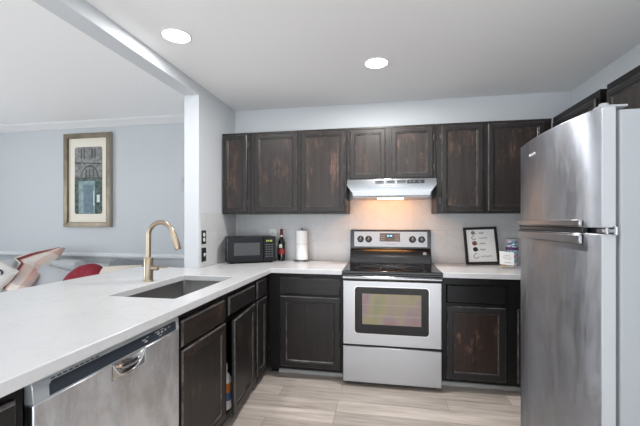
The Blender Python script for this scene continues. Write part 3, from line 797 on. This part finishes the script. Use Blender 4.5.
# ------------------------------------------------------------ things on the right worktop
fr = thing('framed_print', 'black framed print of five coffee cups leaning against the back tile', 'picture frame', (1.196, -.098, .914), R(2))
LA = R(-11)
LM = Matrix.Translation((0, 0, .0058)) @ Matrix.Rotation(LA, 4, 'X') @ Matrix.Rotation(R(-2.2), 4, 'Y')
fw_, fh_ = .285, .335
mb = MB(); bw = .022
mb.box(-fw_ / 2, fw_ / 2, -.009, .009, 0, bw).box(-fw_ / 2, fw_ / 2, -.009, .009, fh_ - bw, fh_).box(-fw_ / 2, -fw_ / 2 + bw, -.009, .009, bw, fh_ - bw).box(fw_ / 2 - bw, fw_ / 2, -.009, .009, bw, fh_ - bw)
mb.xform(LM).build('frame', M['ink'], fr)
sh = MB().box(-fw_ / 2 + bw - .002, fw_ / 2 - bw + .002, -.001, .006, bw - .002, fh_ - bw + .002).xform(LM).build('print_sheet', M['paper'], fr)
for i, (zz, mt, fill) in enumerate(((.285, 'greycup', 1), (.240, 'greycup', 0), (.190, 'copper', 1), (.135, 'coffee', 1), (.075, 'greycup', 0))):
    mb = MB()
    rad_ = .021 if i > 1 else .017
    cx_ = -.062 + .003 * i
    if fill:
        mb.lathe([(0, 0), (rad_, 0), (rad_, .0012), (0, .0012)], (cx_, -.001, zz), 24, 'y')
        mb.tube([(cx_ + rad_, -.0015, zz - .005), (cx_ + rad_ + .008, -.0015, zz - .012)], .003, 6)
    else:
        ring = [(cx_ + rad_ * math.cos(a * .2 + 1.2), -.0015, zz + rad_ * math.sin(a * .2 + 1.2)) for a in range(25)]
        mb.tube(ring, .0032, 6)
    mb.xform(LM).build('cup_drawing', M[mt], sh)
    mb = MB(); L = (.04, .07, .05, .045, .095)[i]
    pts = [(-.012 + L * k / 28 * 1.0, -.0015, zz - .004 + .006 * math.sin(k * 1.35 + i) + .004 * math.sin(k * .53 + 2 * i)) for k in range(29)]
    mb.tube(pts, .0012, 5); mb.xform(LM).build('handwriting', M['ink'], sh)

ez = thing('mini_easel', 'tiny pale wood tabletop easel holding the white card', 'easel', (1.318, -.30, .914), R(4))
mb = MB()
for sx in (-1, 1):
    mb.tube([(sx * .045, -.032, 0.003), (sx * .012, .012, .105)], .0035, 8)
mb.tube([(0, .055, .003), (0, .012, .105)], .0035, 8)
mb.build('legs', M['bamboo'], ez, smooth=True)
MB().box(-.052, .052, -.042, -.018, .018, .024).build('ledge', M['bamboo'], ez, bevel=.001)
wc = thing('message_card', 'small white card with handwriting standing on the mini easel', 'card', (1.318, -.30, .939), R(4))
CM = Matrix.Translation((0, -.028, .0)) @ Matrix.Rotation(R(-20), 4, 'X') @ Matrix.Rotation(R(6), 4, 'Y')
crd = MB().box(-.055, .055, -.004, .002, .006, .118).xform(CM).build('card_panel', M['paper'], wc)
mb = MB()
for zz, L in ((.085, .05), (.070, .08), (.055, .06)):
    mb.tube([(-L / 2 + L * k / 22, -.0045, zz + .004 * math.sin(k * 1.7)) for k in range(23)], .0012, 5)
mb.xform(CM).build('handwriting', M['papergrey'], crd)
MB().tube([(-.02 + .05 * k / 12, -.0045, .026 + .003 * math.sin(k * 2)) for k in range(13)], .0015, 5).xform(CM).build('red_writing', M['label_red'], crd)

cn = thing('tumbler', 'tall tumbler with a multicoloured printed pattern behind the mini easel', 'tumbler', (1.428, -.12, .914))
MB().lathe([(0, 0), (.040, 0), (.043, .004), (.049, .225), (.047, .228), (0, .228)], seg=32).build('cup_body', M['multi'], cn, smooth=True)
MB().lathe([(.0485, .220), (.0505, .223), (.050, .236), (.044, .240), (0, .240)], seg=32).build('lid', M['papergrey'], cn, smooth=True)
MB().lathe([(.0490, .14), (.0496, .165)], seg=32).build('dark_band', pm('purple_band', (.07, .02, .10), .4), cn, smooth=True)

# ------------------------------------------------------------ living room picture
PY = .268
pc = thing('framed_picture', 'gold framed picture of a blue doorway hanging on the living room wall', 'picture', (-3.21, PY, 1.80), world=True)
px0, px1, pz0, pz1 = -3.535, -2.885, 1.236, 2.366
def framebars(mb, a, b_, c_, d_, wdt, y0, y1):
    for poly in (((a, c_), (b_, c_), (b_ - wdt, c_ + wdt), (a + wdt, c_ + wdt)), ((a, d_), (a + wdt, d_ - wdt), (b_ - wdt, d_ - wdt), (b_, d_)),
                 ((a, c_), (a + wdt, c_ + wdt), (a + wdt, d_ - wdt), (a, d_)), ((b_, c_), (b_, d_), (b_ - wdt, d_ - wdt), (b_ - wdt, c_ + wdt))):
        mb.prism(list(poly), y0, y1, 'xz')
mb = MB(); framebars(mb, px0, px1, pz0, pz1, .055, PY, PY - .045); mb.build('frame', M['gold'], pc, bevel=.004)
mb = MB(); framebars(mb, px0 - .004, px1 + .004, pz0 - .004, pz1 + .004, .016, PY - .002, PY - .040); mb.build('outer_edge', M['goldlight'], pc, bevel=.002)
MB().box(px0 + .05, px1 - .05, PY - .018, PY - .004, pz0 + .05, pz1 - .05).build('mat_board', M['mat'], pc)
ix0, ix1, iz0, iz1 = -3.395, -3.010, 1.392, 2.205
ps = MB()
def pp(poly, m, lift): 
    ps.m = m; ps.prism(poly, PY - .018, PY - .019 - lift, 'xz')
rrp = [(q[0], q[1]) for q in rr(ix0, ix1, iz0, iz1, .028, 0, 4)]
pp(rrp, 0, 0)
zs = iz0 + .42
pp([(q[0], q[1]) for q in rr(ix0, ix1, iz0, zs, .028, 0, 4)], 1, .0004)
pp([(ix0 + .02, iz0 + .02), (ix0 + .075, iz0 + .02), (ix0 + .075, zs - .03), (ix0 + .02, zs - .03)], 1, .0006)
pp([(ix0 + .055, iz0 + .005), (ix0 + .285, iz0 + .005), (ix0 + .285, zs - .02), (ix0 + .055, zs - .02)], 2, .0008)
pp([(ix0 + .125, iz0 + .012), (ix0 + .265, iz0 + .012), (ix0 + .265, zs - .07), (ix0 + .125, zs - .07)], 3, .0012)
pp([(ix0 + .262, iz0 + .10), (ix0 + .274, iz0 + .10), (ix0 + .274, iz0 + .28), (ix0 + .262, iz0 + .28)], 4, .0014)
pp([(ix0 + .31, iz0 + .14), (ix0 + .35, iz0 + .14), (ix0 + .35, iz0 + .23), (ix0 + .31, iz0 + .23)], 4, .0014)
pp([(ix0, zs), (ix1, zs), (ix1, zs + .022), (ix0, zs + .022)], 5, .0010)
ax_, az_ = ix0 + .21, zs + .022
arc = [(ax_ + .125 * math.cos(R(a)), az_ + .15 * math.sin(R(a))) for a in range(0, 181, 12)]
pp(arc, 5, .0008)
arc = [(ax_ + .105 * math.cos(R(a)), az_ + .13 * math.sin(R(a))) for a in range(0, 181, 12)]
pp(arc, 0, .0011)
for dx in (-.06, -.01, .04): pp([(ax_ + dx, az_), (ax_ + dx + .022, az_), (ax_ + dx + .022, az_ + .10), (ax_ + dx, az_ + .10)], 5, .0014)
pp([(ix0, az_ + .175), (ix1, az_ + .155), (ix1, az_ + .17), (ix0, az_ + .19)], 5, .0008)
for dx in (.085, .125, .235, .275): pp([(ix0 + dx, az_ + .23), (ix0 + dx + .02, az_ + .23), (ix0 + dx + .02, iz1 - .02), (ix0 + dx, iz1 - .02)], 5, .0008)
ps.build('print', [M['stone'], M['foliage'], M['teal'], M['bluedoor'], M['pale'], M['stone_d']], pc)

# thermostat partly hidden behind the stub wall
th = thing('thermostat', 'small pale grey thermostat on the living room wall, half behind the white stub wall', 'thermostat', (-1.915, .27, 1.76))
MB().box(-.06, .06, -.022, 0, -.10, .06).build('case', M['thermo'], th, bevel=.004)
MB().box(-.03, .03, -.024, -.02, -.01, .035).build('screen', M['papergrey'], th)

# ------------------------------------------------------------ sofa and cushions
so = thing('sofa', 'light grey fabric sofa along the living room wall behind the worktop', 'sofa', (-3.35, -.25, 0), world=True)
MB().box(-4.75, -2.0, -.62, .19, .08, .30).build('base', M['sofa'], so, bevel=.03, seg=3)
MB().box(-4.75, -2.0, .02, .20, .30, .80).build('backrest', M['sofa'], so, bevel=.06, seg=4)
for k in range(3):
    a = -4.52 + k * .765
    MB().box(a, a + .755, -.65, .02, .30, .45).build('seat_cushion', M['sofa'], so, bevel=.04, seg=3)
for a in (-4.78, -2.21): MB().box(a, a + .23, -.66, .2, .08, .62).build('armrest', M['sofa'], so, bevel=.05, seg=3)
for sx in (-4.65, -2.1):
    for sy in (-.55, .12): MB().lathe([(.02, 0), (.028, .085)], (sx, sy, 0), 12).build('foot', M['ink'], so)
MB().box(-3.78, -2.98, -.16, .03, .452, .868).build('back_cushion', M['greyp'], so, bevel=.07, seg=4)
MB().box(-2.97, -2.22, -.16, .03, .452, .835).build('back_cushion', M['greyp'], so, bevel=.07, seg=4)
MB().box(-4.54, -3.79, -.16, .03, .452, .860).build('back_cushion', M['greyp'], so, bevel=.07, seg=4)

def pillow(w_, h_, t_, n=16, pw=2.6):
    mb = MB(); fr_ = []
    for sgn in (1, -1):
        g_ = [[None] * (n + 1) for _ in range(n + 1)]
        for i in range(n + 1):
            for j in range(n + 1):
                u = -1 + 2 * i / n; v = -1 + 2 * j / n
                pin = 1 - .06 * (u * u + v * v - 1.0 * u * u * v * v)
                th_ = t_ / 2 * ((1 - abs(u) ** pw) * (1 - abs(v) ** pw)) ** .5
                g_[i][j] = mb.bm.verts.new((u * w_ / 2 * pin, sgn * th_, v * h_ / 2 * pin))
        for i in range(n):
            for j in range(n):
                q = [g_[i][j], g_[i + 1][j], g_[i + 1][j + 1], g_[i][j + 1]]
                mb.bm.faces.new(q if sgn < 0 else q[::-1])
    bmesh.ops.remove_doubles(mb.bm, verts=mb.bm.verts, dist=1e-4)
    return mb
def place(mb, loc, rx, ry, rz):
    return mb.xform(Matrix.Translation(loc) @ Matrix.Rotation(R(rz), 4, 'Z') @ Matrix.Rotation(R(rx), 4, 'X') @ Matrix.Rotation(R(ry), 4, 'Y'))
# white pillow with black lettering
wp = thing('throw_pillow', 'white throw pillow with black lettering at the left end of the sofa', 'pillow', (-3.64, -.53, .71), R(10))
tilt = Matrix.Rotation(R(-22), 4, 'X') @ Matrix.Rotation(R(28), 4, 'Y')
pl_ = pillow(.46, .46, .15); pl_.xform(tilt).build('cover', M['whitep'], wp, smooth=True, angle=80)
text_part('S', .19, M['ink'], 'lettering', wp, tilt @ Matrix.Translation((.10, -.071, .085)) @ Matrix.Rotation(R(25), 4, 'Y') @ Matrix.Rotation(R(90), 4, 'X'), .004)
# grey pillow
gp = pillow(.52, .42, .17); place(gp, (-3.17, -.30, .64), -40, 14, 8)
tag(gp.build('throw_pillow', M['greyp'], loc=(-3.17, -.30, .46), smooth=True, angle=80), 'plain grey pillow leaning beside the plaid throw', 'pillow')
# round red velvet pillow
rp = thing('round_pillow', 'round red velvet pillow with pale plush rim on the sofa', 'pillow', (-2.68, -.36, .66), R(-4))
RT = Matrix.Rotation(R(-38), 4, 'X')
prof = [(0, .052), (.03, .060), (.09, .085), (.15, .088), (.20, .070), (.228, .035), (.236, .012)]
n = 40
mb = MB()
rs = []
for rad_, hh in prof[1:]:
    rs.append([(rad_ * math.cos(2 * math.pi * k / n), -hh * (1 - .10 * (1 if rad_ < .2 else .3) * (1 if k % 4 == 0 else 0)), rad_ * math.sin(2 * math.pi * k / n)) for k in range(n)])
mb.rings(rs, capa=True, capb=False).xform(RT).build('velvet_face', M['red'], rp, smooth=True, angle=80)
mb = MB(); rs = []
for rad_, hh in [(.236, -.012), (.250, .0), (.254, .03), (.245, .065), (.20, .095), (.10, .105), (.01, .105)]:
    rs.append([(rad_ * math.cos(2 * math.pi * k / n), hh, rad_ * math.sin(2 * math.pi * k / n)) for k in range(n)])
mb.rings(rs, capa=False).xform(RT).build('plush_back', M['fluff'], rp, smooth=True, angle=80)
MB().lathe([(0, .064), (.014, .062), (.016, .055)], (0, 0, 0), 14, 'y').xform(RT).build('button', M['red'], rp, smooth=True)
cp_ = pillow(.50, .36, .16); place(cp_, (-2.29, -.36, .705), -30, -4, -4)
tag(cp_.build('throw_pillow', M['cream'], loc=(-2.29, -.36, .46), smooth=True, angle=80), 'cream pillow to the right of the round red pillow', 'pillow')
sp_ = pillow(.50, .26, .14); place(sp_, (-2.27, -.24, .80), -25, 3, 0)
tag(sp_.build('throw_pillow', M['slate'], loc=(-2.27, -.24, .67), smooth=True, angle=80), 'slate grey plush pillow on the sofa back behind the cream pillow', 'pillow')

# plaid throw draped from the sofa back down over the pillows
uvs = []
rowsL = [(-3.427, 0.08, 0.981), (-3.569, 0.02, 0.949), (-3.695, -0.05, 0.924), (-3.806, -0.14, 0.88), (-3.625, -0.22, 0.847), (-3.542, -0.33, 0.793), (-3.518, -0.42, 0.701), (-3.476, -0.52, 0.618)]
rowsR = [(-3.347, 0.07, 0.972), (-3.309, -0.03, 0.912), (-3.303, -0.11, 0.858), (-3.293, -0.19, 0.802), (-3.267, -0.27, 0.759), (-3.215, -0.36, 0.711), (-3.172, -0.46, 0.647), (-3.136, -0.57, 0.57)]
mb = MB(); bm = mb.bm; uvl = bm.loops.layers.uv.new('UVMap')
NU, NV = 14, 28
def interp(rows, t):
    f_ = t * (len(rows) - 1); i = min(int(f_), len(rows) - 2); a = f_ - i
    return Vector(rows[i]).lerp(Vector(rows[i + 1]), a)
G = []
for j in range(NV + 1):
    t_ = j / NV; A, B = interp(rowsL, t_), interp(rowsR, t_)
    row = []
    for i in range(NU + 1):
        u = i / NU; p_ = A.lerp(B, u)
        p_ += Vector((0, -.02, .012)) * math.sin(math.pi * u) + Vector((0, -.3, 1)) * .008 * math.sin(u * 9 + t_ * 7)
        row.append((bm.verts.new(p_), u, t_))
    G.append(row)
for j in range(NV):
    for i in range(NU):
        q = [G[j][i], G[j][i + 1], G[j + 1][i + 1], G[j + 1][i]]
        fc = bm.faces.new([x_[0] for x_ in q])
        for lp, x_ in zip(fc.loops, q): lp[uvl].uv = (x_[1], x_[2])
pt = mb.build('plaid_throw', M['plaid'], loc=(-3.7, -.3, .6), smooth=True, angle=80)
sd = pt.modifiers.new('thickness', 'SOLIDIFY'); sd.thickness = .018; sd.offset = 0
tag(pt, 'red and white plaid wool throw draped over the sofa cushions', 'blanket')

# drop private helper keys
for o in bpy.data.objects:
    if '_w' in o: del o['_w']
